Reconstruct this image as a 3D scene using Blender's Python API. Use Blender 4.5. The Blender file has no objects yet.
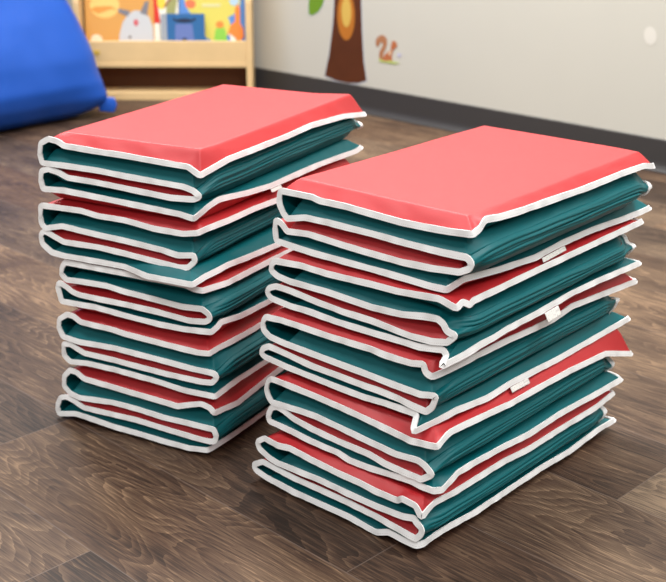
import bpy, bmesh, math, random
from mathutils import Vector, noise
C = bpy.context.scene.collection
rnd = random.Random(7)

# ------------------------------------------------------------------ helpers
def srgb(r, g, b):
    f = lambda c: c/12.92 if c <= .04045 else ((c+.055)/1.055)**2.4
    return (f(r/255), f(g/255), f(b/255), 1)

def tag(o, label=None, cat=None, group=None, kind=None):
    if label: o['label'] = label
    if cat: o['category'] = cat
    if group: o['group'] = group
    if kind: o['kind'] = kind
    return o

def empty(name, loc, rz=0):
    o = bpy.data.objects.new(name, None); C.objects.link(o)
    o.location = loc; o.rotation_euler = (0, 0, rz); o.empty_display_size = .05
    return o

def mesh_obj(name, verts, faces, mats, parent=None, fmats=None, smooth=True, uvs=None):
    me = bpy.data.meshes.new(name)
    me.from_pydata([tuple(v) for v in verts], [], faces)
    for m in (mats if isinstance(mats, (list, tuple)) else [mats]): me.materials.append(m)
    if fmats: me.polygons.foreach_set('material_index', fmats)
    me.polygons.foreach_set('use_smooth', [smooth]*len(me.polygons))
    if uvs:
        l = me.uv_layers.new(name='UVMap')
        for p in me.polygons:
            for li, vi in zip(p.loop_indices, p.vertices): l.data[li].uv = uvs[vi]
    me.update()
    o = bpy.data.objects.new(name, me); C.objects.link(o)
    if parent: o.parent = parent
    return o

def bm_obj(name, bm, mat, parent=None, smooth=False):
    bmesh.ops.recalc_face_normals(bm, faces=bm.faces[:])
    me = bpy.data.meshes.new(name); bm.to_mesh(me); bm.free()
    me.materials.append(mat)
    me.polygons.foreach_set('use_smooth', [smooth]*len(me.polygons))
    o = bpy.data.objects.new(name, me); C.objects.link(o)
    if parent: o.parent = parent
    return o

def prism_bm(poly, axis_o, ax_u, ax_v, ax_n, depth, bevel=0):
    """polygon (u,v) extruded by depth along ax_n"""
    bm = bmesh.new()
    f = [bm.verts.new(axis_o + ax_u*u + ax_v*v) for u, v in poly]
    b = [bm.verts.new(axis_o + ax_u*u + ax_v*v + ax_n*depth) for u, v in poly]
    bm.faces.new(f); bm.faces.new(b[::-1])
    n = len(poly)
    for i in range(n): bm.faces.new((f[i], b[i], b[(i+1) % n], f[(i+1) % n]))
    if bevel:
        bmesh.ops.recalc_face_normals(bm, faces=bm.faces[:])
        bmesh.ops.bevel(bm, geom=bm.edges[:], offset=bevel, segments=2, affect='EDGES', profile=.5)
    return bm

X, Y, Z = Vector((1, 0, 0)), Vector((0, 1, 0)), Vector((0, 0, 1))
def box_bm(x0, x1, y0, y1, z0, z1, bevel=.002):
    return prism_bm([(x0, y0), (x1, y0), (x1, y1), (x0, y1)], Vector((0, 0, z0)), X, Y, Z, z1-z0, bevel)

def ell(cx, cy, rx, ry, n=28, rot=0, k=2.0):
    out = []
    for i in range(n):
        t = 2*math.pi*i/n; c, s = math.cos(t), math.sin(t)
        x = rx*math.copysign(abs(c)**(2/k), c); y = ry*math.copysign(abs(s)**(2/k), s)
        out.append((cx+x*math.cos(rot)-y*math.sin(rot), cy+x*math.sin(rot)+y*math.cos(rot)))
    return out

# ---------------------------------------------------------------- materials
def new_mat(name):
    m = bpy.data.materials.new(name); m.use_nodes = True
    nt = m.node_tree; return m, nt, nt.nodes['Principled BSDF']

def plain(name, col, rough=.5, spec=.4, bump=0, scale=200, var=0, vscale=6):
    m, nt, b = new_mat(name)
    b.inputs['Roughness'].default_value = rough; b.inputs['Specular IOR Level'].default_value = spec
    b.inputs['Base Color'].default_value = col
    tc = nt.nodes.new('ShaderNodeTexCoord')
    if var:
        n = nt.nodes.new('ShaderNodeTexNoise'); n.inputs['Scale'].default_value = vscale; n.inputs['Detail'].default_value = 4
        nt.links.new(tc.outputs['Object'], n.inputs['Vector'])
        r = nt.nodes.new('ShaderNodeValToRGB')
        r.color_ramp.elements[0].color = tuple(c*(1-var) for c in col[:3])+(1,)
        r.color_ramp.elements[1].color = tuple(min(1, c*(1+var)) for c in col[:3])+(1,)
        r.color_ramp.elements[0].position = .3; r.color_ramp.elements[1].position = .7
        nt.links.new(n.outputs['Fac'], r.inputs['Fac']); nt.links.new(r.outputs['Color'], b.inputs['Base Color'])
    if bump:
        n2 = nt.nodes.new('ShaderNodeTexNoise'); n2.inputs['Scale'].default_value = scale; n2.inputs['Detail'].default_value = 3
        nt.links.new(tc.outputs['Object'], n2.inputs['Vector'])
        bp = nt.nodes.new('ShaderNodeBump'); bp.inputs['Strength'].default_value = bump; bp.inputs['Distance'].default_value = .002
        nt.links.new(n2.outputs['Fac'], bp.inputs['Height']); nt.links.new(bp.outputs['Normal'], b.inputs['Normal'])
    return m

RED = plain('red_vinyl', srgb(180, 34, 40), .5, .55, .06, 45)
TEAL = plain('teal_vinyl', srgb(0, 96, 102), .5, .34, .08, 45)

def binding_mat():
    m, nt, b = new_mat('white_binding_tape')
    b.inputs['Roughness'].default_value = .6; b.inputs['Specular IOR Level'].default_value = .3
    uv = nt.nodes.new('ShaderNodeUVMap'); sp = nt.nodes.new('ShaderNodeSeparateXYZ')
    nt.links.new(uv.outputs['UV'], sp.inputs['Vector'])
    def M(op, a, bb=None):
        n = nt.nodes.new('ShaderNodeMath'); n.operation = op
        for i, v in enumerate((a, bb)):
            if v is None: continue
            if isinstance(v, (int, float)): n.inputs[i].default_value = v
            else: nt.links.new(v, n.inputs[i])
        return n.outputs[0]
    across = M('LESS_THAN', M('ABSOLUTE', M('SUBTRACT', sp.outputs['Y'], -.38)), .09)   # one stitch row
    dash = M('LESS_THAN', M('FRACT', M('MULTIPLY', sp.outputs['X'], 300)), .55)
    st = M('MULTIPLY', across, dash)
    mix = nt.nodes.new('ShaderNodeMix'); mix.data_type = 'RGBA'
    mix.inputs['A'].default_value = srgb(240, 240, 240); mix.inputs['B'].default_value = srgb(222, 221, 220)
    nt.links.new(st, mix.inputs['Factor']); nt.links.new(mix.outputs['Result'], b.inputs['Base Color'])
    wv = nt.nodes.new('ShaderNodeTexNoise'); wv.inputs['Scale'].default_value = 90
    tc = nt.nodes.new('ShaderNodeTexCoord'); nt.links.new(tc.outputs['Object'], wv.inputs['Vector'])
    hh = M('SUBTRACT', wv.outputs['Fac'], M('MULTIPLY', st, .5))
    bp = nt.nodes.new('ShaderNodeBump'); bp.inputs['Strength'].default_value = .25; bp.inputs['Distance'].default_value = .002
    nt.links.new(hh, bp.inputs['Height']); nt.links.new(bp.outputs['Normal'], b.inputs['Normal'])
    return m
BIND = binding_mat()

def tag_mat():
    m, nt, b = new_mat('printed_care_tag')
    b.inputs['Roughness'].default_value = .5
    uv = nt.nodes.new('ShaderNodeUVMap')
    mp = nt.nodes.new('ShaderNodeMapping'); mp.inputs['Scale'].default_value = (9, 3, 1)
    nt.links.new(uv.outputs['UV'], mp.inputs['Vector'])
    n = nt.nodes.new('ShaderNodeTexNoise'); n.inputs['Scale'].default_value = 1.3; n.inputs['Detail'].default_value = 2
    nt.links.new(mp.outputs['Vector'], n.inputs['Vector'])
    r = nt.nodes.new('ShaderNodeValToRGB')
    r.color_ramp.elements[0].color = srgb(232, 229, 224); r.color_ramp.elements[1].color = srgb(196, 193, 190)
    r.color_ramp.elements[0].position = .5; r.color_ramp.elements[1].position = .7
    nt.links.new(n.outputs['Fac'], r.inputs['Fac']); nt.links.new(r.outputs['Color'], b.inputs['Base Color'])
    return m
TAGM = tag_mat()

# ------------------------------------------------------------- folded mats
ML = .481                     # panel length along the folds
STEP = .0022
def dense(pts, smooth=2):
    """list of Vectors -> evenly resampled, softly rounded"""
    P = [Vector(p) for p in pts]
    out = [P[0]]
    for a, b in zip(P, P[1:]):
        n = max(1, int((b-a).length/STEP))
        for i in range(1, n+1): out.append(a.lerp(b, i/n))
    for _ in range(smooth):
        out = [out[0]] + [(out[i-1]+out[i]*2+out[i+1])/4 for i in range(1, len(out)-1)] + [out[-1]]
    return out

class Edge:                   # polyline sampled by 0..1
    def __init__(s, pts):
        s.p = pts; s.l = [0]
        for a, b in zip(pts, pts[1:]): s.l.append(s.l[-1]+(b-a).length)
    def at(s, t):
        d = t*s.l[-1]; lo, hi = 0, len(s.l)-1
        while hi-lo > 1:
            m = (lo+hi)//2
            if s.l[m] <= d: lo = m
            else: hi = m
        w = (d-s.l[lo])/max(1e-9, s.l[hi]-s.l[lo])
        return s.p[lo].lerp(s.p[hi], min(1, max(0, w)))

def nodes(length, n_mid):
    e = [0, .002, .004, .006, .008, .010, .012, .0135, .015, .0165, .018, .020, .023, .028, .036]
    mid = [.036+(length-.072)*i/(n_mid) for i in range(1, n_mid)]
    return [v/length for v in e] + [v/length for v in mid] + [1-v/length for v in e[::-1]]

def ss(t): t = min(1, max(0, t)); return t*t*(3-2*t)
def prof(d, inset):
    t = min(1, max(0, d/inset))
    return min(1.0, 1.08*t - .08*t**6) if t < 1 else 1.0

def panel(name, root, right, left, front, back, ztop, zbot, mtop, mbot, seed, insets):
    """right/left edges run front->back, front/back edges run right->left"""
    S = nodes(.30, 22); T = nodes(ML, 34)
    nS, nT = len(S), len(T)
    F = [front.at(s) for s in S]; Bk = [back.at(s) for s in S]
    Rg = [right.at(t) for t in T]; Lf = [left.at(t) for t in T]
    c00, c10, c01, c11 = F[0], F[-1], Bk[0], Bk[-1]
    iF, iB, iR, iL = insets
    top, bot = [], []
    for j, t in enumerate(T):
        for i, s in enumerate(S):
            p = F[i]*(1-t)+Bk[i]*t+Rg[j]*(1-s)+Lf[j]*s - (c00*(1-s)*(1-t)+c10*s*(1-t)+c01*(1-s)*t+c11*s*t)
            # seam height follows the nearest edge, not the far ones
            ds = (t*ML, (1-t)*ML, s*.30, (1-s)*.30)
            wts = [math.exp(-d/.012)+1e-5 for d in ds]
            zs = (F[i].z, Bk[i].z, Rg[j].z, Lf[j].z)
            z = sum(w*q for w, q in zip(wts, zs))/sum(wts)
            if min(ds) == 0: z = p.z
            q = sorted((prof(ds[0], iF), prof(ds[1], iB), prof(ds[2], iR), prof(ds[3], iL)))
            w = q[0]
            wr = 4*w*(1-w)
            n1 = noise.noise(Vector((p.x*34+seed, p.y*34, seed*1.7)))
            n2 = noise.noise(Vector((p.x*90-seed, p.y*90, seed*.7+5)))
            n3 = noise.noise(Vector((p.x*9+seed, p.y*9, seed)))
            amp = wr*(n1*.0022+n2*.0007)
            zt = z+(ztop-z)*w + amp + w*n3*.0005 - w*.0005
            zb = z+(zbot-z)*w + amp*.8 + w*.0004
            if zb > zt: zb = zt = (zb+zt)/2
            zb = max(zb, 0.0006)
            zt = max(zt, zb)
            top.append(Vector((p.x, p.y, zt))); bot.append(Vector((p.x, p.y, zb)))
    verts = top+bot; faces = []; fm = []
    N = nS*nT
    for j in range(nT-1):
        for i in range(nS-1):
            a, b, c, d = j*nS+i, j*nS+i+1, (j+1)*nS+i+1, (j+1)*nS+i
            faces.append((a, d, c, b)); fm.append(0)       # local x = -a, so this winding points up
            faces.append((N+a, N+b, N+c, N+d)); fm.append(1)
    o = mesh_obj(name, verts, faces, [mtop, mbot], root, fm)
    bm = bmesh.new(); bm.from_mesh(o.data)
    bmesh.ops.remove_doubles(bm, verts=[v for v in bm.verts if v.is_boundary], dist=.00005)
    bm.to_mesh(o.data); bm.free()
    return o

def hinge(root, rings, m_in, m_out, seed, side):
    """thin vinyl strip: rings = polylines (one per station along the fold); side=+1 when outer skin lies toward +x"""
    n = len(rings[0]); verts = []; faces = []; fm = []
    for skin in (0, 1):
        for j, r in enumerate(rings):
            for i, p in enumerate(r):
                a, b = r[max(0, i-1)], r[min(n-1, i+1)]
                t = (b-a); nn = Vector((t.z, 0, -t.x))
                if nn.length < 1e-9: nn = Vector((1, 0, 0))
                nn.normalize()
                nn = -nn if side > 0 else nn            # path runs downwards: outer skin on the fold's outside
                verts.append(p + nn*(.0006 if skin else -.0006))
    N = n*len(rings)
    for j in range(len(rings)-1):
        for i in range(n-1):
            a, b, c, d = j*n+i, j*n+i+1, (j+1)*n+i+1, (j+1)*n+i
            faces.append((a, b, c, d)); fm.append(0)
            faces.append((N+a, N+d, N+c, N+b)); fm.append(1)
    return mesh_obj('hinge', verts, faces, [m_in, m_out], root, fm)

def sweep(name, root, path, normals, mat, seed, hw=.0043, hd=.0009):
    """flat tape swept along a closed path; width lies across the path in the plane facing 'normals'"""
    n = len(path); K = 4; verts = []; uvs = []
    L = 0
    cross = [(1, 1), (-1, 1), (-1, -1), (1, -1)]
    prevW = None
    for i in range(n):
        a, b = path[i-1], path[(i+1) % n]
        t = (b-a).normalized(); nn = normals[i]
        w = nn.cross(t)
        if w.length < .2: w = prevW or Vector((0, 0, 1))
        w.normalize(); prevW = w
        d = t.cross(w).normalized()
        if d.dot(nn) < 0: d = -d
        p = path[i]
        q = noise.noise(Vector((p.x*25+seed, p.y*25, p.z*60)))
        q2 = noise.noise(Vector((p.x*60-seed, p.y*60+3, p.z*90)))
        W = hw*(1+.10*q); tilt = .22*q2 + .16
        upsign = 1 if w.z >= 0 else -1
        w2 = (w*math.cos(tilt) + d*(-upsign*math.sin(tilt)))      # lower edge of the tape kicks outwards a little
        d2 = (d*math.cos(tilt) + w*(upsign*math.sin(tilt)))
        base = p + d*(.0012+.0004*q2)
        for k in range(K):
            verts.append(base + w2*(cross[k][0]*W) + d2*(cross[k][1]*hd)); uvs.append((L, cross[k][0]*upsign))
        L += (path[(i+1) % n]-p).length
    faces = [(i*K+k, ((i+1) % n)*K+k, ((i+1) % n)*K+(k+1) % K, i*K+(k+1) % K) for i in range(n) for k in range(K)]
    o = mesh_obj(name, verts, faces, mat, root, uvs=uvs)
    bm = bmesh.new(); bm.from_mesh(o.data); bmesh.ops.recalc_face_normals(bm, faces=bm.faces[:])
    for e in bm.edges:
        if {v.index//K for v in e.verts}.__len__() > 1: e.smooth = False
    bm.to_mesh(o.data); bm.free()
    return o

def build_mat(stack, m, bx, by, yaw, d, iface, label, tagspec):
    seed = (1 if stack == 'R' else 2)*17.3+m*5.1
    z0, z1 = iface[m+1], iface[m]                 # lower and upper face of this folded mat
    I = [z1+(z0-z1)*k/4 for k in range(5)]
    ctr = Vector((-.15, ML/2, 0))
    ca, sa = math.cos(-yaw), math.sin(-yaw)
    root = empty('rest_mat', (bx+ca*ctr.x-sa*ctr.y, by+sa*ctr.x+ca*ctr.y, z0 if m < 4 else 0), -yaw)
    tag(root, label, 'rest mat', 'folded red and teal rest mats in two stacks')
    base = Vector((ctr.x, ctr.y, root.location.z))
    V = lambda a, b, z: Vector((-a, b, z))
    CL = .0050                                     # tapes of neighbouring mats keep clear of each other
    d = dict(d)
    d['t1'] = [(a, min(z, I[0]-CL) if a > .035 else z) for a, z in d['t1']]
    if m < 4: d['t4'] = [(a, max(z, I[4]+CL) if a > .035 else z) for a, z in d['t4']]
    d['r1'] = [(b, min(z, I[0]-CL+.003)) for b, z in d['r1']]
    if m < 4: d['r4'] = [(b, max(z, I[4]+CL+.003)) for b, z in d['r4']]
    F = {k: [V(a, 0, z) for a, z in d[k]] for k in ('t1', 'u12', 't2', 'u23', 't3', 'u34', 't4')}
    if m < 4:                                      # drooping corners hang clear in front of the mat below
        for p in F['t4']:
            if p.z < I[4]+CL: p.y -= .017
    for p in F['t1']:
        if p.z > I[0]-CL: p.y -= .006
    # back end of the zigzag: same fold, a little softer
    def backof(k):
        out = []
        for i, (a, z) in enumerate(d[k]):
            y = ML + ((-.018 if stack == 'R' else .040)*max(0, 1-a/.3) if k in ('t2', 'u23', 't3') else 0)
            z -= .006 if k == 't1' else 0
            out.append(V(a+.003*noise.noise(Vector((seed, i, 1))), y, z+.0015*noise.noise(Vector((seed, i, 2)))))
        return out
    Bk = {k: backof(k) for k in F}
    def side(k, corner, up):
        c = corner[0]; pts = []
        lim = [(b, z) for b, z in d[k] if b > .006]
        for b, z in lim:
            a = c*.45 + c*.55*math.exp(-b/.015) - .006*(1-math.exp(-b/.03))
            pts.append([a, b, z-.003*(1-math.exp(-b/.03))])
        seen = lim[-1][0] > ML-.02
        if not seen: pts.append([pts[-1][0]-.003, ML-.002, pts[-1][2]-.004])
        pts[-1][1] = min(max(pts[-1][1], ML-.006), ML+.028)
        pts = [q for q in pts[:-1] if q[1] < pts[-1][1]-.008]+[pts[-1]]
        return [V(*q) for q in pts]
    r1 = side('r1', d['t1'][0], 1); r4 = side('r4', d['t4'][-1], 0)
    # back free ends meet the side corners
    Bk['t1'] = [r1[-1]] + [p for p in Bk['t1'] if -p.x > .03]
    Bk['t4'] = [p for p in Bk['t4'] if -p.x > .03] + [r4[-1]]
    sm = 1
    e1f, e2f, e3f, e4f = (dense(F['t1'], sm), dense(F['t2'], sm), dense(F['t3'], sm), dense(F['t4'], sm))
    e1b, e2b, e3b, e4b = (dense(Bk['t1'], sm), dense(Bk['t2'], sm), dense(Bk['t3'], sm), dense(Bk['t4'], sm))
    e1r = dense([F['t1'][0]]+r1, sm); e4r = dense([F['t4'][-1]]+r4, sm)
    # fold strips
    u12f = dense([F['t1'][-1]]+F['u12']+[F['t2'][0]], 2); u12b = dense([Bk['t1'][-1]]+Bk['u12']+[Bk['t2'][0]], 3)
    u23f = dense([F['t2'][-1]]+F['u23']+[F['t3'][0]], 2); u23b = dense([Bk['t2'][-1]]+Bk['u23']+[Bk['t3'][0]], 3)
    u34f = dense([F['t3'][-1]]+F['u34']+[F['t4'][0]], 2); u34b = dense([Bk['t3'][-1]]+Bk['u34']+[Bk['t4'][0]], 3)
    NT = nodes(ML, 34)
    def rings(fr, bk, mid, n=33):
        A, B = Edge(fr), Edge(bk)
        Mi = Edge(mid) if mid else None
        out = []
        for t in NT:
            ring = []
            for i in range(n):
                u = i/(n-1)
                p = A.at(u).lerp(B.at(u), t)
                if Mi:
                    q = Mi.at(u); wgt = ss(t*ML/.045)*ss((1-t)*ML/.045)
                    x = p.x+(q.x-p.x)*wgt; z = p.z+(q.z-p.z)*wgt
                    x += .0016*noise.noise(Vector((u*7+seed, t*4, 3)))*wgt*math.sin(math.pi*u)
                    x += .0011*math.sin(u*34+4*noise.noise(Vector((t*2.5, seed, 4))))*wgt*math.sin(math.pi*u)
                    z += .0016*noise.noise(Vector((u*2+seed, t*6, 9)))*wgt
                    p = Vector((x, p.y, z))
                else:
                    p = p + Vector((.003*noise.noise(Vector((u*3, t*14, seed))), 0, 0))*math.sin(math.pi*u)*ss(t*12)
                p.y = A.at(u).y+(B.at(u).y-A.at(u).y)*t
                ring.append(p)
            out.append(ring)
        return out
    a_sp = min([a for a, z in d['u23']])
    zc = I[2]
    hh = min(.0115, (I[1]-I[3])*.25)
    zt2, zt3 = zc+hh, zc-hh
    o_ = a_sp-.003
    mid23 = [V(o_+.004, 0, zt2+.001), V(o_, 0, zt2-.0012), V(o_-.0012, 0, zc+.0022), V(o_+.0016, 0, zc), V(o_-.0008, 0, zc-.0022), V(o_+.0012, 0, zt3+.0012), V(o_+.005, 0, zt3)]
    R12, R23, R34 = rings(u12f, u12b, None), rings(u23f, u23b, mid23), rings(u34f, u34b, None)
    first = lambda R: [r[0] for r in R]
    last = lambda R: [r[-1] for r in R]
    parts = []
    parts.append(panel('panel', root, Edge(e1r), Edge(first(R12)), Edge(e1f), Edge(e1b), I[0], I[1], RED, TEAL, seed+1, (.019, .019, .019, .017)))
    parts.append(panel('panel', root, Edge(first(R23)), Edge(last(R12)), Edge(e2f[::-1]), Edge(e2b[::-1]), I[1], I[2], TEAL, RED, seed+2, (.017, .017, .017, .017)))
    parts.append(panel('panel', root, Edge(last(R23)), Edge(first(R34)), Edge(e3f), Edge(e3b), I[2], I[3], RED, TEAL, seed+3, (.017, .017, .012, .017)))
    parts.append(panel('panel', root, Edge(e4r), Edge(last(R34)), Edge(e4f[::-1]), Edge(e4b[::-1]), I[3], I[4], TEAL, RED, seed+4, (.019, .019, .019, .017)))
    parts.append(hinge(root, R12, TEAL, RED, seed, -1))
    parts.append(hinge(root, R23, RED, TEAL, seed, 1))
    parts.append(hinge(root, R34, TEAL, RED, seed, -1))
    # binding: one closed tape round the whole mat
    path = []; nrm = []
    FN, RN, BN = Vector((0, -1, 0)), Vector((1, 0, 0)), Vector((0, 1, 0))
    def add(seq, nn):
        for p in seq: path.append(p.copy()); nrm.append(nn)
    add(e1f[:-1], FN); add(u12f[:-1], FN); add(e2f[:-1], FN); add(u23f[:-1], FN)
    add(e3f[:-1], FN); add(u34f[:-1], FN); add(e4f[:-1], FN)
    add(e4r[:-1], RN)
    TN, LN = Vector((0, .5, .87)), Vector((-1, 0, 0))          # at the back the flange stands out from the mat
    k0 = len(path)
    add(e4b[::-1][:-1], TN); add(u34b[::-1][:-1], LN); add(e3b[::-1][:-1], TN); add(u23b[::-1][:-1], RN)
    add(e2b[::-1][:-1], TN); add(u12b[::-1][:-1], LN); add(e1b[::-1][:-1], TN)
    for i in range(k0+4, len(path)-4): path[i].y += .004
    add(e1r[::-1][:-1], RN)
    n = len(path)
    for _ in range(5):
        nrm = [(nrm[i-1]+nrm[i]*2+nrm[(i+1) % n]).normalized() for i in range(n)]
    for _ in range(1):
        path = [(path[i-1]+path[i]*2+path[(i+1) % n])/4 for i in range(n)]
    for p in path: p.z = max(p.z, .0056)
    parts.append(sweep('binding', root, path, nrm, BIND, seed))
    if tagspec:
        b0, b1, drop, curl = tagspec
        E = Edge(e4r); verts = []; faces = []; uvs = []
        nb, nd = 10, 8
        # tag sewn under the lower side seam
        tot = E.l[-1]
        for i in range(nb+1):
            bb = b0+(b1-b0)*i/nb; q = min(E.p, key=lambda p: abs(p.y-bb))
            for k in range(nd+1):
                t = k/nd; ang = curl*t
                x = q.x + .004 + drop*(math.sin(ang)/max(curl, .01))*.55
                z = q.z - .004 - drop*t*(1-.25*t*curl*.5)
                verts.append(Vector((x, bb, z))); uvs.append((i/nb, t))
        for i in range(nb):
            for k in range(nd):
                a = i*(nd+1)+k; faces.append((a, a+1, a+nd+2, a+nd+1))
        o = mesh_obj('care_tag', verts, faces, TAGM, root, uvs=uvs)
        mo = o.modifiers.new('thick', 'SOLIDIFY'); mo.thickness = .0006
        tag(o, 'white printed care tag'); parts.append(o)
    for o in parts:
        for v in o.data.vertices: v.co -= base
    return root

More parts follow.
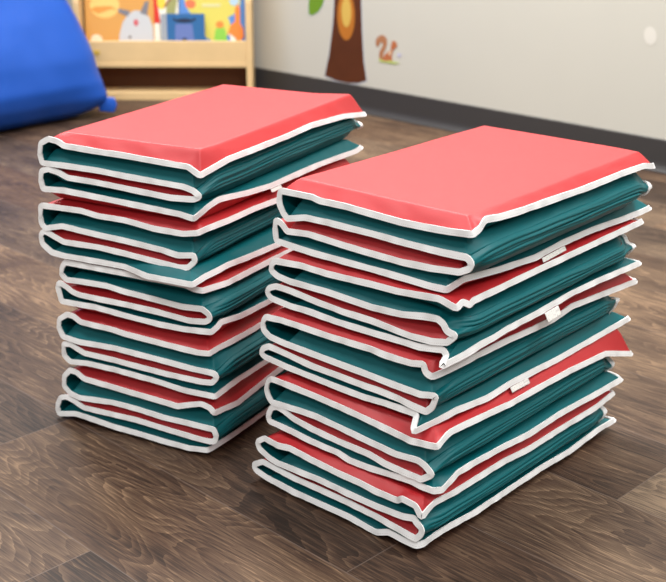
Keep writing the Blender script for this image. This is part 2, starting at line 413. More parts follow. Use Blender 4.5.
MATS = [
 ('R', 0, 0.1605, 1.3696, 0.7086, {
  't1': [(-0.0084, 0.4410), (0.0220, 0.4382), (0.0520, 0.4367), (0.0964, 0.4353), (0.1455, 0.4371), (0.1907, 0.4389), (0.2341, 0.4383), (0.2470, 0.4408), (0.3028, 0.4396)],
  'u12': [(0.3067, 0.4342), (0.3069, 0.4214), (0.3001, 0.4084)],
  't2': [(0.2924, 0.4021), (0.2602, 0.4100), (0.2218, 0.4110), (0.1718, 0.4107), (0.1434, 0.4108), (0.0900, 0.4093), (0.0343, 0.4093), (-0.0033, 0.4106)],
  'u23': [(-0.0108, 0.4060), (-0.0093, 0.3976)],
  't3': [(0.0065, 0.3895), (0.0497, 0.3850), (0.0951, 0.3829), (0.1447, 0.3837), (0.1841, 0.3847), (0.2541, 0.3878), (0.2938, 0.3839)],
  'u34': [(0.3038, 0.3934), (0.3144, 0.3963), (0.3159, 0.3831)],
  't4': [(0.3138, 0.3661), (0.2875, 0.3642), (0.2443, 0.3627), (0.1427, 0.3627), (0.0888, 0.3622), (0.0463, 0.3612), (0.0259, 0.3623)],
  'r1': [(0.0169, 0.4457), (0.0260, 0.4562), (0.0580, 0.4524), (0.0992, 0.4503), (0.1867, 0.4482), (0.2720, 0.4457), (0.3783, 0.4461), (0.4428, 0.4442), (0.4709, 0.4373)],
  'r4': [(-0.0036, 0.3733), (0.0175, 0.3759), (0.0863, 0.3733), (0.1737, 0.3675), (0.2380, 0.3706), (0.3201, 0.3704), (0.4249, 0.3649), (0.4810, 0.3591), (0.5328, 0.3493)],
 }),
 ('R', 1, 0.1496, 1.3658, 0.7144, {
  't1': [(-0.0029, 0.3461), (0.0110, 0.3534), (0.0194, 0.3551), (0.0471, 0.3506), (0.0899, 0.3463), (0.1310, 0.3458), (0.1771, 0.3437), (0.2087, 0.3427), (0.2577, 0.3435), (0.3035, 0.3395)],
  'u12': [(0.3108, 0.3326), (0.3110, 0.3233), (0.2988, 0.3181)],
  't2': [(0.2749, 0.3157), (0.2088, 0.3169), (0.1289, 0.3140), (0.0804, 0.3167), (0.0462, 0.3230), (0.0237, 0.3251)],
  'u23': [(0.0138, 0.3206), (0.0107, 0.3126), (-0.0044, 0.3100)],
  't3': [(0.0087, 0.2974), (0.0310, 0.2926), (0.0652, 0.2907), (0.1035, 0.2932), (0.1303, 0.2953), (0.1768, 0.2952), (0.2251, 0.2976), (0.2751, 0.3022), (0.3026, 0.3024)],
  'u34': [(0.3167, 0.2965), (0.3204, 0.2887), (0.3136, 0.2822)],
  't4': [(0.2755, 0.2795), (0.2418, 0.2802), (0.1927, 0.2782), (0.1284, 0.2786), (0.0883, 0.2795), (0.0503, 0.2798), (0.0138, 0.2862), (0.0080, 0.2793), (0.0049, 0.2716)],
  'r1': [(0.0090, 0.3537), (0.0246, 0.3453), (0.0301, 0.3498), (0.0841, 0.3517), (0.1475, 0.3537), (0.2461, 0.3550), (0.3372, 0.3617), (0.4410, 0.3631), (0.4614, 0.3556)],
  'r4': [(0.0246, 0.2775), (0.0562, 0.2825), (0.0852, 0.2836), (0.1143, 0.2863), (0.1854, 0.2867), (0.2799, 0.2905), (0.3508, 0.2891), (0.4871, 0.2829)],
 }),
 ('R', 2, 0.1388, 1.3621, 0.7202, {
  't1': [(0.0181, 0.2496), (0.0277, 0.2530), (0.0312, 0.2631), (0.0512, 0.2586), (0.0896, 0.2577), (0.1183, 0.2595), (0.1973, 0.2577), (0.2285, 0.2582), (0.2796, 0.2581), (0.3095, 0.2555)],
  'u12': [(0.3161, 0.2471), (0.3151, 0.2344), (0.3042, 0.2270)],
  't2': [(0.2726, 0.2246), (0.2048, 0.2231), (0.1281, 0.2218), (0.0754, 0.2200), (0.0341, 0.2198), (0.0172, 0.2238)],
  'u23': [(0.0093, 0.2250), (0.0150, 0.2080)],
  't3': [(0.0247, 0.1984), (0.0453, 0.1996), (0.0751, 0.2031), (0.1055, 0.2043), (0.1278, 0.2036), (0.1721, 0.2045), (0.2215, 0.2048), (0.2728, 0.2095), (0.3046, 0.2118)],
  'u34': [(0.3173, 0.2052), (0.3212, 0.1958)],
  't4': [(0.3122, 0.1926), (0.2732, 0.1898), (0.2217, 0.1884), (0.1720, 0.1871), (0.1276, 0.1868), (0.0899, 0.1895), (0.0598, 0.1899), (0.0390, 0.1901), (0.0323, 0.1737)],
  'r1': [(0.0214, 0.2572), (0.0807, 0.2619), (0.1438, 0.2614), (0.2108, 0.2583), (0.2657, 0.2569), (0.3112, 0.2626), (0.4103, 0.2553), (0.5213, 0.2482)],
  'r4': [(-0.0021, 0.1812), (0.0190, 0.1851), (0.0424, 0.1906), (0.1128, 0.1853), (0.1757, 0.1882), (0.2861, 0.1830), (0.3315, 0.1769), (0.4273, 0.1779), (0.4835, 0.1790), (0.5077, 0.1733), (0.5278, 0.1580)],
 }),
 ('R', 3, 0.1280, 1.3583, 0.7260, {
  't1': [(-0.0062, 0.1607), (0.0074, 0.1585), (0.0365, 0.1550), (0.0760, 0.1587), (0.1140, 0.1616), (0.1585, 0.1644), (0.2083, 0.1664), (0.2600, 0.1671), (0.2705, 0.1723), (0.2812, 0.1719)],
  'u12': [(0.2938, 0.1625), (0.2982, 0.1484), (0.2944, 0.1381)],
  't2': [(0.2876, 0.1303), (0.2353, 0.1344), (0.2047, 0.1358), (0.1584, 0.1334), (0.1100, 0.1301), (0.0600, 0.1271), (0.0227, 0.1310), (0.0108, 0.1274)],
  'u23': [(-0.0013, 0.1187)],
  't3': [(0.0161, 0.1055), (0.0460, 0.1054), (0.0766, 0.1064), (0.1045, 0.1109), (0.1583, 0.1114), (0.2087, 0.1138), (0.2433, 0.1177), (0.2648, 0.1249)],
  'u34': [(0.2786, 0.1262), (0.2888, 0.1213), (0.2952, 0.1081)],
  't4': [(0.2938, 0.0984), (0.2613, 0.0975), (0.2088, 0.0941), (0.1583, 0.0935), (0.1400, 0.0892), (0.1078, 0.0900), (0.0764, 0.0929), (0.0366, 0.0968), (0.0158, 0.0953), (-0.0034, 0.0958)],
  'r1': [(0.0185, 0.1718), (0.0276, 0.1812), (0.0565, 0.1751), (0.1033, 0.1715), (0.1680, 0.1669), (0.2208, 0.1668), (0.3172, 0.1647), (0.4225, 0.1584), (0.5042, 0.1419), (0.5225, 0.1305)],
  'r4': [(0.0158, 0.0922), (0.0308, 0.0993), (0.0459, 0.1064), (0.0763, 0.1076), (0.1535, 0.1045), (0.2170, 0.0990), (0.2996, 0.1012), (0.4208, 0.0957), (0.4850, 0.0944)],
 }),
 ('R', 4, 0.1172, 1.3546, 0.7318, {
  't1': [(0.0014, 0.0615), (0.0106, 0.0742), (0.0288, 0.0803), (0.0409, 0.0702), (0.0781, 0.0696), (0.1083, 0.0720), (0.1446, 0.0722), (0.1953, 0.0747), (0.2372, 0.0784), (0.2551, 0.0810), (0.2883, 0.0768)],
  'u12': [(0.3031, 0.0663), (0.2997, 0.0566), (0.2814, 0.0487)],
  't2': [(0.2632, 0.0457), (0.2307, 0.0470), (0.1783, 0.0488), (0.1270, 0.0474), (0.0777, 0.0473), (0.0311, 0.0499), (0.0127, 0.0547)],
  'u23': [(0.0082, 0.0497), (-0.0010, 0.0443), (0.0003, 0.0348)],
  't3': [(0.0088, 0.0252), (0.0303, 0.0270), (0.0773, 0.0317), (0.1260, 0.0337), (0.1784, 0.0337), (0.2310, 0.0334), (0.2930, 0.0370)],
  'u34': [(0.3122, 0.0254), (0.3087, 0.0180)],
  't4': [(0.2863, 0.0137), (0.2314, 0.0103), (0.1258, 0.0116), (0.0768, 0.0070), (0.0549, 0.0166), (0.0299, 0.0149), (0.0084, 0.0155)],
  'r1': [(0.0103, 0.0706), (0.0219, 0.0764), (0.0569, 0.0762), (0.0999, 0.0773), (0.1761, 0.0773), (0.2399, 0.0718), (0.3231, 0.0721), (0.4274, 0.0706), (0.4818, 0.0765)],
  'r4': [(0.0101, 0.0165), (0.0252, 0.0219), (0.0449, 0.0247), (0.0858, 0.0233), (0.1139, 0.0214), (0.2834, 0.0226), (0.3623, 0.0190), (0.4418, 0.0238), (0.4985, 0.0219)],
 }),
 ('L', 0, -0.1783, 1.6177, 0.4748, {
  't1': [(0.0094, 0.4468), (0.0290, 0.4570), (0.0715, 0.4583), (0.1466, 0.4612), (0.1849, 0.4615), (0.2480, 0.4637), (0.2590, 0.4690), (0.2763, 0.4711)],
  'u12': [(0.2921, 0.4629), (0.2957, 0.4454)],
  't2': [(0.2919, 0.4325), (0.2510, 0.4332), (0.1873, 0.4328), (0.1400, 0.4303), (0.0882, 0.4286), (0.0380, 0.4271), (0.0206, 0.4230)],
  'u23': [(0.0095, 0.4156)],
  't3': [(0.0212, 0.4103), (0.0598, 0.4078), (0.1045, 0.4099), (0.1413, 0.4119), (0.1889, 0.4142), (0.2464, 0.4153), (0.2621, 0.4213), (0.2812, 0.4244)],
  'u34': [(0.2951, 0.4202), (0.2980, 0.4077)],
  't4': [(0.2949, 0.3919), (0.2549, 0.3942), (0.1908, 0.3917), (0.1430, 0.3897), (0.0908, 0.3872), (0.0464, 0.3853), (0.0231, 0.3816)],
  'r1': [(0.0052, 0.4563), (0.0575, 0.4610), (0.1544, 0.4611), (0.2351, 0.4608), (0.3034, 0.4628), (0.4253, 0.4559), (0.5131, 0.4442)],
  'r4': [(-0.0032, 0.3909), (0.0169, 0.3966), (0.0383, 0.4039), (0.0530, 0.4035), (0.1127, 0.3968), (0.1892, 0.3905), (0.2453, 0.3902), (0.3449, 0.3890), (0.4860, 0.3781), (0.5140, 0.3849)],
 }),
 ('L', 1, -0.1809, 1.6182, 0.4829, {
  't1': [(0.0150, 0.3612), (0.0389, 0.3565), (0.0902, 0.3569), (0.1428, 0.3625), (0.1914, 0.3622), (0.2235, 0.3661), (0.2898, 0.3646)],
  'u12': [(0.3017, 0.3640), (0.3035, 0.3513), (0.3034, 0.3341)],
  't2': [(0.2955, 0.3283), (0.2626, 0.3365), (0.2264, 0.3340), (0.1779, 0.3316), (0.1452, 0.3305), (0.0768, 0.3259), (0.0498, 0.3221), (0.0224, 0.3263)],
  'u23': [(0.0197, 0.3179)],
  't3': [(0.0326, 0.3062), (0.0480, 0.3037), (0.1088, 0.3075), (0.1467, 0.3102), (0.1956, 0.3126), (0.2617, 0.3110), (0.2814, 0.3177), (0.2975, 0.3238)],
  'u34': [(0.3068, 0.3169), (0.3049, 0.3018)],
  't4': [(0.2876, 0.2905), (0.2639, 0.2884), (0.1976, 0.2891), (0.1483, 0.2891), (0.0947, 0.2858), (0.0548, 0.2854), (0.0155, 0.2879)],
  'r1': [(0.0022, 0.3629), (0.0140, 0.3662), (0.0604, 0.3683), (0.1324, 0.3683), (0.2156, 0.3638), (0.4761, 0.3521)],
  'r4': [(0.0070, 0.2939), (0.0245, 0.2977), (0.0569, 0.3007), (0.1048, 0.2972), (0.2085, 0.2882), (0.4501, 0.2707)],
 }),
 ('L', 2, -0.1835, 1.6188, 0.4911, {
  't1': [(0.0071, 0.2745), (0.0220, 0.2746), (0.0342, 0.2777), (0.0617, 0.2791), (0.1083, 0.2785), (0.1563, 0.2783), (0.1968, 0.2778), (0.2605, 0.2776)],
  'u12': [(0.2681, 0.2686), (0.2709, 0.2568)],
  't2': [(0.2614, 0.2485), (0.2325, 0.2506), (0.1824, 0.2520), (0.1491, 0.2484), (0.0899, 0.2456), (0.0440, 0.2430), (0.0086, 0.2456)],
  'u23': [(-0.0027, 0.2400), (-0.0059, 0.2323)],
  't3': [(0.0034, 0.2266), (0.0311, 0.2229), (0.0867, 0.2263), (0.1507, 0.2277), (0.1985, 0.2274), (0.2388, 0.2277), (0.2512, 0.2304), (0.2610, 0.2358)],
  'u34': [(0.2760, 0.2421), (0.2799, 0.2354)],
  't4': [(0.2745, 0.2106), (0.2361, 0.2116), (0.2066, 0.2127), (0.1521, 0.2092), (0.0879, 0.2068), (0.0413, 0.2075), (-0.0050, 0.2119)],
  'r1': [(0.0025, 0.2739), (0.0527, 0.2740), (0.1247, 0.2739), (0.2410, 0.2710), (0.4406, 0.2650)],
  'r4': [(0.0155, 0.2167), (0.0230, 0.2213), (0.0750, 0.2146), (0.1599, 0.2109), (0.3918, 0.2024)],
 }),
 ('L', 3, -0.1861, 1.6193, 0.4992, {
  't1': [(-0.0031, 0.1770), (0.0149, 0.1748), (0.0402, 0.1752), (0.0713, 0.1759), (0.1523, 0.1783), (0.1739, 0.1807), (0.2384, 0.1813), (0.2517, 0.1889), (0.2652, 0.1894)],
  'u12': [(0.2821, 0.1774), (0.2837, 0.1624)],
  't2': [(0.2760, 0.1491), (0.2449, 0.1465), (0.1764, 0.1499), (0.1544, 0.1495), (0.0890, 0.1483), (0.0259, 0.1460), (-0.0112, 0.1469)],
  'u23': [(-0.0172, 0.1413)],
  't3': [(-0.0075, 0.1307), (0.0111, 0.1281), (0.0742, 0.1271), (0.1560, 0.1286), (0.1780, 0.1293), (0.2362, 0.1291), (0.2462, 0.1329), (0.2631, 0.1386)],
  'u34': [(0.2772, 0.1370), (0.2777, 0.1161)],
  't4': [(0.2661, 0.1080), (0.2306, 0.1125), (0.1793, 0.1130), (0.1572, 0.1126), (0.0913, 0.1106), (0.0438, 0.1066), (-0.0109, 0.1090)],
  'r1': [(0.0188, 0.1799), (0.0480, 0.1799), (0.1156, 0.1786), (0.2041, 0.1803), (0.4116, 0.1855)],
  'r4': [(0.0578, 0.1143), (0.1421, 0.1138), (0.3677, 0.1105)],
 }),
 ('L', 4, -0.1887, 1.6199, 0.5074, {
  't1': [(-0.0115, 0.0817), (-0.0056, 0.0883), (0.0100, 0.0918), (0.0328, 0.0850), (0.0556, 0.0770), (0.0977, 0.0788), (0.1477, 0.0799), (0.1799, 0.0811), (0.2389, 0.0829), (0.2524, 0.0907), (0.2663, 0.0920)],
  'u12': [(0.2802, 0.0784), (0.2821, 0.0600)],
  't2': [(0.2705, 0.0502), (0.2529, 0.0466), (0.1821, 0.0539), (0.1358, 0.0540), (0.0829, 0.0514), (0.0344, 0.0529), (-0.0103, 0.0536)],
  'u23': [(-0.0147, 0.0447), (-0.0128, 0.0346)],
  't3': [(-0.0035, 0.0315), (0.0193, 0.0306), (0.0841, 0.0322), (0.1373, 0.0342), (0.1838, 0.0326), (0.2438, 0.0305), (0.2608, 0.0374)],
  'u34': [(0.2786, 0.0424), (0.2918, 0.0378), (0.3004, 0.0220)],
  't4': [(0.2986, 0.0070), (0.2630, 0.0154), (0.2205, 0.0133), (0.1856, 0.0109), (0.1389, 0.0109), (0.0854, 0.0097), (0.0366, 0.0101), (0.0040, 0.0152)],
  'r1': [(0.0631, 0.0744), (0.1801, 0.0830), (0.3853, 0.0897)],
  'r4': [(0.0111, 0.0166), (0.0652, 0.0200), (0.1740, 0.0208), (0.3994, 0.0139)],
 }),
]
IFACE = {'R': [.457, .355, .269, .176, .0835, .0], 'L': [.480, .374, .283, .194, .0985, .0]}
LABELS = {
 'R0': 'red-topped rest mat lying on top of the nearer, right-hand stack',
 'R1': 'folded rest mat second from the top of the nearer stack, under the red-topped one',
 'R2': 'folded rest mat in the very middle of the nearer, right-hand stack',
 'R3': 'folded rest mat second from the bottom of the nearer, right-hand stack',
 'R4': 'bottom rest mat of the nearer, right-hand stack, lying on the wood floor',
 'L0': 'red-topped rest mat lying on top of the farther, left-hand stack',
 'L1': 'folded rest mat second from the top of the farther stack, jutting out to the left',
 'L2': 'folded rest mat in the very middle of the farther, left-hand stack',
 'L3': 'folded rest mat second from the bottom of the farther, left-hand stack',
 'L4': 'bottom rest mat of the farther, left-hand stack, lying on the wood floor',
}
TAGS = {'R0': (.186, .246, .0065, .9), 'R1': (.205, .240, .013, .5), 'R2': (.165, .210, .007, .2), 'L0': (.180, .212, .005, .4)}
for st, m, bx, by, yw, dd in MATS:
    k = st+str(m)
    if k == 'R4': bx, by = bx-.001, by-.006
    build_mat(st, m, bx, by, yw, dd, IFACE[st], LABELS[k], TAGS.get(k))

# ------------------------------------------------------------------- floor
WD = Vector((.7084, -.7058, 0)).normalized()      # runs along the long wall and the planks
WN = Vector((-WD.y, WD.x, 0))                     # points from the room to the wall
W0 = Vector((.132, 4.1975, 0))                    # a point at the foot of the wall

def floor_mat():
    m, nt, b = new_mat('wood_look_vinyl_plank')
    N = nt.nodes.new; Lk = nt.links.new
    def M(op, a, bb=None, cc=None):
        n = N('ShaderNodeMath'); n.operation = op
        for i, v in enumerate((a, bb, cc)):
            if v is None: continue
            if isinstance(v, (int, float)): n.inputs[i].default_value = v
            else: Lk(v, n.inputs[i])
        return n.outputs[0]
    uv = N('ShaderNodeUVMap'); uv.uv_map = 'plank'
    sp = N('ShaderNodeSeparateXYZ'); Lk(uv.outputs['UV'], sp.inputs['Vector'])
    u, v = sp.outputs['X'], sp.outputs['Y']                 # metres along / across one plank
    at = N('ShaderNodeAttribute'); at.attribute_name = 'plank_seed'
    sc = N('ShaderNodeSeparateColor'); Lk(at.outputs['Color'], sc.inputs['Color'])
    s1, s2, ln = sc.outputs['Red'], sc.outputs['Green'], sc.outputs['Blue']
    off = N('ShaderNodeCombineXYZ'); Lk(M('MULTIPLY', s1, 37.0), off.inputs['X']); Lk(M('MULTIPLY', s2, 23.0), off.inputs['Y']); Lk(M('MULTIPLY', s1, 11.0), off.inputs['Z'])
    def stretched(kx, ky):
        c = N('ShaderNodeCombineXYZ'); Lk(M('MULTIPLY', u, kx), c.inputs['X']); Lk(M('MULTIPLY', v, ky), c.inputs['Y'])
        a = N('ShaderNodeVectorMath'); a.operation = 'ADD'; Lk(c.outputs['Vector'], a.inputs[0]); Lk(off.outputs['Vector'], a.inputs[1])
        return a.outputs['Vector']
    def noi(vec, scale, detail, rough=.5, dist=0):
        n = N('ShaderNodeTexNoise'); n.inputs['Scale'].default_value = scale; n.inputs['Detail'].default_value = detail
        n.inputs['Roughness'].default_value = rough; n.inputs['Distortion'].default_value = dist
        Lk(vec, n.inputs['Vector']); return n.outputs['Fac']
    big = noi(stretched(1.7, 8.5), 1.0, 1.5, .45, .2)        # cathedral field
    wob = noi(stretched(22, 60), 1.0, 2, .5)
    field = M('ADD', M('MULTIPLY', big, 34.0), M('MULTIPLY', wob, 1.0))
    ring = M('FRACT', field)
    ring = M('POWER', ring, 2.2)
    fine = noi(stretched(14, 420), 1.0, 3, .65)
    pore = noi(stretched(40, 900), 1.0, 2, .6)
    blotch = noi(stretched(4, 9), 1.0, 3, .55)
    patch = M('MULTIPLY', noi(stretched(3.1, 7.0), 1.3, 2, .5), 1.3)
    val = M('ADD', M('MULTIPLY', M('MULTIPLY', ring, patch), .24), M('MULTIPLY', fine, .80))
    val = M('ADD', val, M('MULTIPLY', blotch, .62))
    val = M('ADD', val, M('MULTIPLY', M('SUBTRACT', s2, .5), .20))
    val = M('ADD', val, M('MULTIPLY', M('SUBTRACT', pore, .5), .25))
    r = N('ShaderNodeValToRGB'); e = r.color_ramp.elements
    e[0].position = .52; e[0].color = srgb(36, 26, 20)
    e[1].position = 1.0; e[1].color = srgb(132, 109, 88)
    for p, col in ((.62, srgb(58, 43, 34)), (.74, srgb(78, 60, 48)), (.87, srgb(98, 80, 64))):
        x = e.new(p); x.color = col
    Lk(val, r.inputs['Fac'])
    # planks differ: some greyer, some redder
    hue = N('ShaderNodeMix'); hue.data_type = 'RGBA'; hue.blend_type = 'MULTIPLY'
    hr = N('ShaderNodeValToRGB'); hr.color_ramp.elements[0].color = (1.0, .92, .84, 1); hr.color_ramp.elements[1].color = (.92, .97, 1, 1)
    Lk(s1, hr.inputs['Fac']); hue.inputs['Factor'].default_value = 1
    Lk(r.outputs['Color'], hue.inputs['A']); Lk(hr.outputs['Color'], hue.inputs['B'])
    # seams
    d1 = M('MINIMUM', v, M('SUBTRACT', PW, v)); d2 = M('MINIMUM', u, M('SUBTRACT', ln, u))
    seam = M('LESS_THAN', M('MINIMUM', d1, d2), .0009)
    mx = N('ShaderNodeMix'); mx.data_type = 'RGBA'; Lk(M('MULTIPLY', seam, .5), mx.inputs['Factor'])
    Lk(hue.outputs['Result'], mx.inputs['A']); mx.inputs['B'].default_value = srgb(110, 96, 88)
    Lk(mx.outputs['Result'], b.inputs['Base Color'])
    Lk(M('ADD', .47, M('MULTIPLY', fine, .18)), b.inputs['Roughness'])
    b.inputs['Specular IOR Level'].default_value = .3
    bp = N('ShaderNodeBump'); bp.inputs['Strength'].default_value = .22; bp.inputs['Distance'].default_value = .0012
    Lk(M('SUBTRACT', M('ADD', M('MULTIPLY', fine, .6), M('MULTIPLY', ring, .3)), M('MULTIPLY', seam, 1.5)), bp.inputs['Height'])
    Lk(bp.outputs['Normal'], b.inputs['Normal'])
    return m

PW = .2028; PL = 1.22
N0 = .7395                                                   # a seam's distance along WN from the origin
bm = bmesh.new(); uvl = bm.loops.layers.uv.new('plank'); cl = bm.loops.layers.float_color.new('plank_seed')
known = {-1: (-1.192, .30, .35), 0: (-1.547, .55, .55), 1: (-.915, .45, .55), 2: (-.30, .60, .40), 3: (-.768, .35, .5)}
nwall = W0.dot(WN)+.02
for row in range(-16, 40):
    n0 = N0+row*PW; n1 = min(n0+PW, nwall)
    if n0 >= nwall: break
    j0 = known[row][0] if row in known else rnd.uniform(0, PL)
    k = math.floor((-6.5-j0)/PL)
    s = j0+k*PL
    while s < 4.5:
        a, b_ = s, s+PL
        c = [(a, n0), (b_, n0), (b_, n1), (a, n1)]
        f = bm.faces.new([bm.verts.new(WD*p+WN*q) for p, q in c])
        sd = (rnd.random(), rnd.random(), PL, 1)
        for lp, (p, q) in zip(f.loops, c):
            lp[uvl].uv = (p-a, q-n0); lp[cl] = sd
        s += PL
bmesh.ops.remove_doubles(bm, verts=bm.verts[:], dist=1e-5)
fl = bm_obj('floor', bm, floor_mat()); tag(fl, 'wood-look plank floor', 'floor', kind='structure')
if fl.data.polygons[0].normal.z < 0: fl.data.flip_normals()

# -------------------------------------------------------------------- wall
WALL = plain('cream_wall_paint', srgb(194, 191, 181), .55, .35, .10, 120, .015, 3)
def wall_box(name, s0, s1, z0, z1, n0, n1, mat, bev=0):
    b = prism_bm([(s0, z0), (s1, z0), (s1, z1), (s0, z1)], W0+WN*n0, WD, Z, WN, n1-n0, bev)
    return bm_obj(name, b, mat)
w = wall_box('wall_right', -3.2, 4.2, 0, 2.7, 0, .12, WALL); tag(w, 'cream painted wall', 'wall', kind='structure')
RUB = plain('charcoal_rubber_base', srgb(58, 56, 56), .42, .5, .05, 60)
prof_ = [(0, 0), (-.013, 0), (-.0135, .003), (-.009, .010), (-.0045, .020), (-.0035, .030), (-.0035, .094), (-.002, .0965), (0, .0965)]
bb = prism_bm([(n, z) for n, z in prof_], W0+WD*(-3.2), WN, Z, WD, 7.4)
o = bm_obj('baseboard_right', bb, RUB); tag(o, 'charcoal rubber wall base', 'baseboard', kind='structure')

# ------------------------------------------------------------ wall stickers, pale spot
def sticker(name, poly, mat, parent, layer=0):
    b = prism_bm(poly, W0 - WN*(.0002+.0005*layer), WD, Z, -WN, .0005)
    return bm_obj(name, b, mat, parent)
def wall_pt(s, z): return W0+WD*s+Vector((0, 0, z))
BARK = plain('sticker_bark', srgb(84, 42, 20), .55, .3, 0, 1, .10, 14)
ORANGE = plain('sticker_orange', srgb(178, 108, 38), .55, .3)
YEL = plain('sticker_yellow', srgb(205, 170, 84), .55, .3)
GRN = plain('sticker_green', srgb(104, 142, 38), .55, .3)
LGRN = plain('sticker_pale_green', srgb(178, 190, 110), .55, .3)
SQ = plain('sticker_squirrel_brown', srgb(166, 114, 80), .55, .3)
SQ2 = plain('sticker_squirrel_orange', srgb(176, 104, 66), .55, .3)
SQL = plain('sticker_squirrel_buff', srgb(212, 180, 150), .55, .3)
BLU = plain('sticker_flower_blue', srgb(186, 184, 204), .55, .3)
HALO = plain('sticker_halo', srgb(190, 196, 204), .55, .3)
tree = tag(empty('tree_wall_sticker', wall_pt(-.125, .115)), 'brown tree trunk sticker with an orange hollow on the cream wall', 'sticker')
def stick_part(name, poly, mat, root, layer):
    o = sticker(name, poly, mat, root, layer)
    for v in o.data.vertices: v.co -= root.location
    return o
def trunk(g):
    Lp = [(-.228-g, .110-g), (-.205-g, .190), (-.187-g, .290), (-.178-g, .385), (-.176-g, .50), (-.186-g, .62), (-.215-g, .74)]
    Rp = [(-.035+g, .74), (-.050+g, .62), (-.050+g, .50), (-.047+g, .385), (-.042+g, .290), (-.033+g, .190), (-.018+g, .118-g)]
    base_ = [(-.060, .104-g), (-.110, .098-g), (-.170, .100-g)]
    return Lp+Rp+base_
stick_part('halo', trunk(.004), HALO, tree, 0)
stick_part('trunk', trunk(0), BARK, tree, 1)
stick_part('hollow', ell(-.120, .335, .043, .085, k=2), ORANGE, tree, 2)
stick_part('hollow_centre', ell(-.118, .348, .024, .052), YEL, tree, 3)
leafp = [(-.312, .350), (-.309, .322), (-.290, .322), (-.262, .336), (-.238, .362), (-.226, .400), (-.226, .45), (-.25, .475), (-.285, .46), (-.305, .41)]
leaf = tag(empty('leaf_wall_sticker', wall_pt(-.27, .33)), 'green leaf sticker on the wall left of the tree trunk', 'sticker')
stick_part('halo', [(-.268+(x+.268)*1.07, .39+(z-.39)*1.05) for x, z in leafp], HALO, leaf, 0)
stick_part('leaf', leafp, GRN, leaf, 1)
sq = tag(empty('squirrel_wall_sticker', wall_pt(.07, .19)), 'small brown squirrel sticker on the cream wall beside the tree', 'sticker')
def P(px, py):      # sticker drawing coordinates (40 x 45 cells) -> wall plane, metres
    return (.020+(px-5)*.0047, .282-(py-9)*.00345+.0006*(px-5))
def poly(pts): return [P(*p) for p in pts]
tail = [(10,34),(9.4,30),(9.8,26),(11.5,23),(13,20),(13,17.5),(11.5,16.5),(9.8,17.5),(9.2,20),(7.2,21),(5.8,18),(6.2,13.5),(8.5,10.5),(11.5,9.3),(15,10.5),(17,13.5),(17.3,18),(16,23),(14,27),(13.6,31),(14.5,34)]
stick_part('tail', poly(tail), SQ, sq, 1)
stick_part('body', poly([(13,35),(14.2,31),(16.5,27.5),(19.5,25.2),(22.3,24.2),(23.5,25.2),(22.6,28.5),(22.4,32),(22.8,35.5)]), SQ2, sq, 1)
stick_part('belly', poly([(18.5,26.5),(21.5,25),(21.8,28.5),(19.6,30)]), SQL, sq, 2)
hp = poly([(22,18),(22.3,15.2),(23.6,16.2),(25,15.4),(26.3,17.2),(27.4,19.6),(26.8,22),(24.4,23.8),(21.8,24.6),(21,22)])
stick_part('head', hp, SQ2, sq, 2)
stick_part('grass', poly([(9.2,32),(12,34),(16,35.5),(21,35),(26,36.5),(30.5,37.8),(25,38.6),(17,37.2),(10,36)]), LGRN, sq, 2)
stick_part('flower', poly([(27,29.5),(28.6,27.2),(30.2,28.4),(32,28.6),(31.6,30.4),(30.4,32),(28.4,31.6)]), BLU, sq, 1)
PALE = plain('pale_spot_paint', srgb(212, 208, 199), .45, .4)
pv = sticker('oval_wall_spot', ell(1.09, .385, .020, .026, rot=.3), PALE, None)  # thin oval, slightly paler than the wall around it
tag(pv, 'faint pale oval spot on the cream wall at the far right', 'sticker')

# -------------------------------------------------------------- book display
BIRCH = plain('birch_plywood', srgb(220, 188, 138), .42, .4, .05, 90, .05, 9)
DARKW = plain('brown_back_panel', srgb(92, 54, 28), .5, .3, 0, 1, .08, 8)
SX0, SX1 = -.955, -.301
SY = 4.452
shelf = tag(empty('book_display', ((SX0+SX1)/2, SY, 0)), 'birch book display stand with picture books against the cream wall', 'bookshelf')
def sp(name, bm, mat, parent=shelf):
    o = bm_obj(name, bm, mat, parent)
    for v in o.data.vertices: v.co -= shelf.location
    return o
D = .128
side_poly = [(SY, 0), (SY+D, 0), (SY+D, .78), (SY+D-.03, .80), (SY+.05, .62), (SY, .36)]
for x in (SX0, SX1-.022):
    sp('side_panel', prism_bm(side_poly, Vector((x, 0, 0)), Y, Z, X, .022, .002), BIRCH)
xi, xj = SX0+.022, SX1-.022
sp('front_lip', box_bm(xi, xj, SY+.003, SY+.016, .142, .221), BIRCH)
sp('shelf_board', box_bm(xi, xj, SY+.001, SY+.115, .124, .142), BIRCH)
sp('base_rail', box_bm(xi, xj, SY+.006, SY+.115, .0, .030), BIRCH)
sp('back_panel', box_bm(xi, xj, SY+.116, SY+.124, .0, .76, 0), DARKW)
sp('shelf_board', box_bm(xi, xj, SY+.055, SY+.115, .57, .585), BIRCH)
pl = box_bm(-.906, -.868, SY+.0005, SY+.003, .172, .187, .0008)
sp('name_plate', pl, plain('brass_plate', srgb(205, 170, 70), .4, .5))

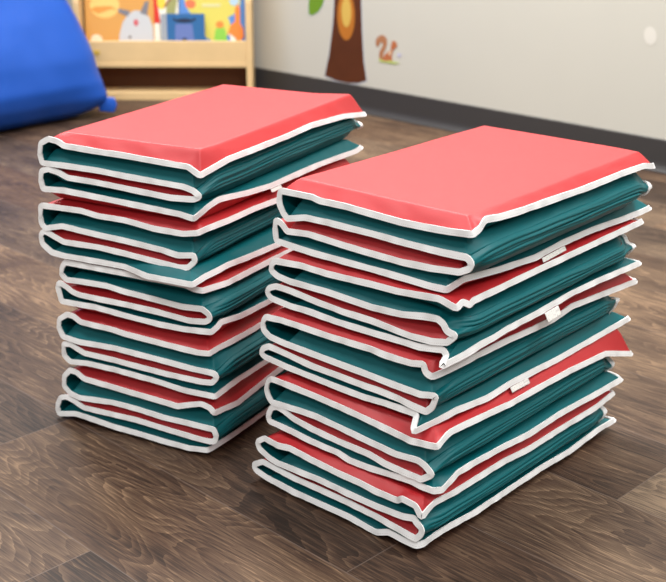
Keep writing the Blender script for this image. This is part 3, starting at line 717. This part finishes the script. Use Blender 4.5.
PAGES = plain('book_pages', srgb(228, 224, 214), .7, .2)
def book(label, x0, x1, y, z, hgt, col, thick=.008, lean=8, art=(), spine=None):
    """picture book standing on the shelf board, leaning back; art = (name, polygon in cover metres, colour)"""
    t = math.radians(lean)
    up = Vector((0, math.sin(t), math.cos(t))); out = Vector((0, -math.cos(t), math.sin(t)))
    root = tag(empty('picture_book', ((x0+x1)/2, y, z)), label, 'book', 'picture books on the display shelf')
    o0 = Vector((x0-(x0+x1)/2, 0, 0)); wd = x1-x0
    cm = plain('book_cover', col, .35, .5)
    bm_obj('cover', prism_bm([(0, 0), (wd, 0), (wd, hgt), (0, hgt)], o0, X, up, out, .002, .0005), cm, root)
    bm_obj('page_block', prism_bm([(.003, .003), (wd-.003, .003), (wd-.003, hgt-.003), (.003, hgt-.003)], o0-out*thick, X, up, out, thick), PAGES, root)
    bm_obj('back_cover', prism_bm([(0, 0), (wd, 0), (wd, hgt), (0, hgt)], o0-out*(thick+.002), X, up, out, .002, .0005), cm, root)
    if spine:
        bm_obj('spine', prism_bm([(-.008, 0), (.014, 0), (.014, hgt), (-.008, hgt)], o0, X, up, out, .0028, .0005), plain('book_spine', spine, .4, .4), root)
    for i, (nm, pts, c) in enumerate(art):
        bm_obj(nm, prism_bm(pts, o0+out*(.002+.0003*i), X, up, out, .0003), plain('print_'+nm, c, .35, .5), root)
    return root
BZ = .1448
# orange cover with a rounded white animal shape
book('orange picture book with a rounded white animal on its cover, left end of shelf', -.925, -.668, SY+.040, BZ, .30, srgb(206, 150, 78), art=(
    ('patch', ell(.075, .20, .055, .045), srgb(240, 190, 110)), ('pale_shape', ell(.040, .075, .022, .020), srgb(238, 214, 180)),
    ('scribble', [(.02, .185), (.05, .170), (.10, .188), (.12, .182), (.10, .198), (.04, .196)], srgb(226, 146, 66)),
    ('animal', [(.124, .07), (.128, .10), (.140, .138), (.160, .166), (.185, .182), (.212, .180), (.238, .160), (.252, .125), (.254, .07)], srgb(190, 191, 192)),
    ('ear', [(.160, .160), (.126, .176), (.124, .190), (.170, .180)], srgb(120, 118, 124)),
    ('ear', [(.206, .172), (.226, .215), (.240, .215), (.232, .165)], srgb(120, 118, 124)),
    ('nose', ell(.190, .138, .009, .012), srgb(198, 90, 96)), ('eye', ell(.166, .085, .006, .005), srgb(120, 112, 108))))
# red, white and green cover half hidden
book('red and white picture book half hidden behind the small blue book', -.674, -.577, SY+.044, BZ, .28, srgb(232, 226, 208), art=(
    ('red_corner', [(.004, .135), (.030, .135), (.022, .20), (.012, .28), (.004, .28)], srgb(206, 52, 40)),
    ('yellow_shape', ell(.035, .215, .016, .03), srgb(228, 196, 70)), ('green_shape', [(.05, .16), (.085, .17), (.098, .24), (.07, .25), (.055, .21)], srgb(150, 150, 96)),
    ('brown_shape', [(.048, .19), (.075, .225), (.07, .235), (.045, .20)], srgb(140, 96, 64))))
book('yellow and blue picture book with an orange animal, right end of shelf', -.573, -.326, SY+.044, BZ, .31, srgb(86, 132, 196), art=(
    ('yellow_cloud', ell(.125, .235, .105, .085, k=2.6), srgb(206, 194, 92)),
    ('yellow_tail', ell(.135, .125, .055, .055), srgb(206, 194, 92)),
    ('red_spot', ell(.042, .205, .020, .016), srgb(222, 112, 76)),
    ('title_bar', [(.085, .195), (.155, .195), (.155, .206), (.085, .206)], srgb(206, 200, 150)),
    ('pale_spot', ell(.205, .215, .018, .016), srgb(170, 196, 214)),
    ('green_figure', [(.128, .07), (.132, .105), (.145, .130), (.160, .130), (.172, .105), (.178, .07)], srgb(132, 190, 72)),
    ('orange_head', ell(.150, .130, .015, .013), srgb(226, 132, 60)),
    ('orange_animal', [(.180, .10), (.190, .128), (.207, .142), (.208, .19), (.218, .205), (.226, .190), (.226, .135), (.238, .115), (.240, .085), (.225, .068), (.198, .070)], srgb(228, 126, 52)),
    ('white_chest', [(.185, .098), (.205, .082), (.212, .068), (.192, .068)], srgb(240, 224, 208))))
book('small blue picture book standing in front at the middle of the shelf', -.632, -.478, SY+.026, BZ, .172, srgb(44, 98, 150), .006, 6, art=(
    ('panel', [(.042, .06), (.046, .135), (.108, .135), (.116, .06)], srgb(98, 116, 172)),
    ('dark_arc', [(.036, .152), (.050, .142), (.080, .139), (.108, .142), (.124, .152), (.120, .158), (.104, .149), (.080, .146), (.054, .149), (.040, .158)], srgb(36, 44, 66)),
    ('dark_arc', ell(.080, .150, .026, .005), srgb(36, 44, 66)), ('dark_dot', ell(.079, .079, .009, .006), srgb(40, 48, 70))), spine=srgb(150, 156, 164))

# ------------------------------------------------------------------ bean bag
def bean_mat():
    m, nt, b = new_mat('blue_vinyl')
    b.inputs['Base Color'].default_value = srgb(24, 82, 180); b.inputs['Roughness'].default_value = .42; b.inputs['Specular IOR Level'].default_value = .45
    return m
BEAN = bean_mat()
bag = tag(empty('bean_bag', (-1.302, 4.125, 0)), 'big blue vinyl bean bag cushion on the floor left of the book display', 'bean bag')
def bag_pt(th, t):
    """th around, t 0..1 from floor centre over the widest edge to the top"""
    zs = [(0, 0, .0), (.10, .62, .001), (.16, .76, .004), (.22, .865, .030), (.28, .945, .075), (.34, .985, .125), (.45, .955, .215), (.58, .86, .35), (.72, .72, .50), (.85, .50, .63), (.94, .25, .70), (1, 0, .715)]
    for (t0, r0, z0), (t1, r1, z1) in zip(zs, zs[1:]):
        if t <= t1:
            w = (t-t0)/(t1-t0); r = r0+(r1-r0)*w; z = z0+(z1-z0)*w; break
    k = 2+5*max(0, 1-z/.9)                       # square below, rounder above
    c, s = math.cos(th), math.sin(th)
    q = (abs(c)**k+abs(s)**k)**(-1/k)
    R = .392*r*q
    R *= 1+.030*noise.noise(Vector((c*1.6, s*1.6, z*3)))+.012*noise.noise(Vector((c*5, s*5, z*9)))
    ang = (th-math.pi/4+math.pi) % (2*math.pi)-math.pi          # pinched seam corner near the floor
    R *= 1+.11*math.exp(-(ang/.16)**2-((z-.055)/.05)**2)
    z *= 1+.04*noise.noise(Vector((c*2, s*2, 7)))
    return Vector((R*c, R*s, z))
verts, faces = [], []
NA, NR = 160, 90
for j in range(1, NR):
    for i in range(NA): verts.append(bag_pt(2*math.pi*i/NA, j/NR))
for j in range(NR-2):
    for i in range(NA): faces.append((j*NA+i, j*NA+(i+1) % NA, (j+1)*NA+(i+1) % NA, (j+1)*NA+i))
verts += [Vector((0, 0, 0)), Vector((0, 0, .715))]
nb = len(verts)
for i in range(NA):
    faces.append((nb-2, (i+1) % NA, i)); faces.append((nb-1, (NR-2)*NA+i, (NR-2)*NA+(i+1) % NA))
body = mesh_obj('body', verts, faces, BEAN, bag)
body.rotation_euler = (0, 0, math.radians(-41.3))
sm_ = body.modifiers.new('soft', 'SMOOTH'); sm_.factor = .5; sm_.iterations = 6
# stitched corner tab where the seams meet
cdir = Vector((math.cos(math.radians(4)), math.sin(math.radians(4)), 0)); cperp = Vector((-cdir.y, cdir.x, 0))
tb = prism_bm([(-.03, -.026), (.024, -.030), (.034, -.004), (.026, .022), (-.03, .026)], Vector((0, 0, 0)), cdir, Z, cperp, .014, .004)
corner = bm_obj('corner_tab', tb, BEAN, bag, True); 
bpy.context.view_layer.update()
tip = max((body.matrix_basis @ v.co for v in body.data.vertices if .035 < v.co.z < .075), key=lambda p: p.dot(cdir))
corner.location = cdir*(tip.dot(cdir)-.008)+cperp*(tip.dot(cperp)-.007)+Vector((0, 0, .046))

# -------------------------------------------------------------------- light
def area(name, loc, size, size_y, energy, col=(1, 1, 1), rot=(0, 0, 0)):
    l = bpy.data.lights.new(name, 'AREA'); l.shape = 'RECTANGLE'; l.size = size; l.size_y = size_y; l.energy = energy; l.color = col
    o = bpy.data.objects.new(name, l); C.objects.link(o); o.location = loc; o.rotation_euler = rot
    return o
for i, (x, y, e) in enumerate(((-1.5, 1.4, 42), (1.3, 1.3, 54), (-1.3, 4.0, 66), (.1, 2.9, 84), (1.5, -.6, 48), (-.6, -1.3, 46))):  # last one is an added fill lamp behind the camera, brightening the front bindings
    area('ceiling_and_fill_light', (x, y, 2.68), .6, 1.2, e, (1, .985, .96), (0, 0, math.radians(45)))
w = bpy.data.worlds.new('room_light'); bpy.context.scene.world = w; w.use_nodes = True
w.node_tree.nodes['Background'].inputs['Color'].default_value = (1, .985, .965, 1)
w.node_tree.nodes['Background'].inputs['Strength'].default_value = .38

# ------------------------------------------------------------------- camera
cd = bpy.data.cameras.new('camera'); cam = bpy.data.objects.new('camera', cd); C.objects.link(cam)
cam.location = (0, 0, .8688); cam.rotation_euler = (math.pi/2-.35166, 0, 0)
cd.sensor_width = 36; cd.sensor_fit = 'HORIZONTAL'; cd.lens = 36*1188.15/666
cd.clip_start = .05
cd.dof.use_dof = True; cd.dof.focus_distance = 1.58; cd.dof.aperture_fstop = 7.5
sc = bpy.context.scene; sc.camera = cam
vs = sc.view_settings
vs.view_transform = 'Standard'; vs.look = 'None'; vs.exposure = .07; vs.gamma = 1; vs.use_curve_mapping = False
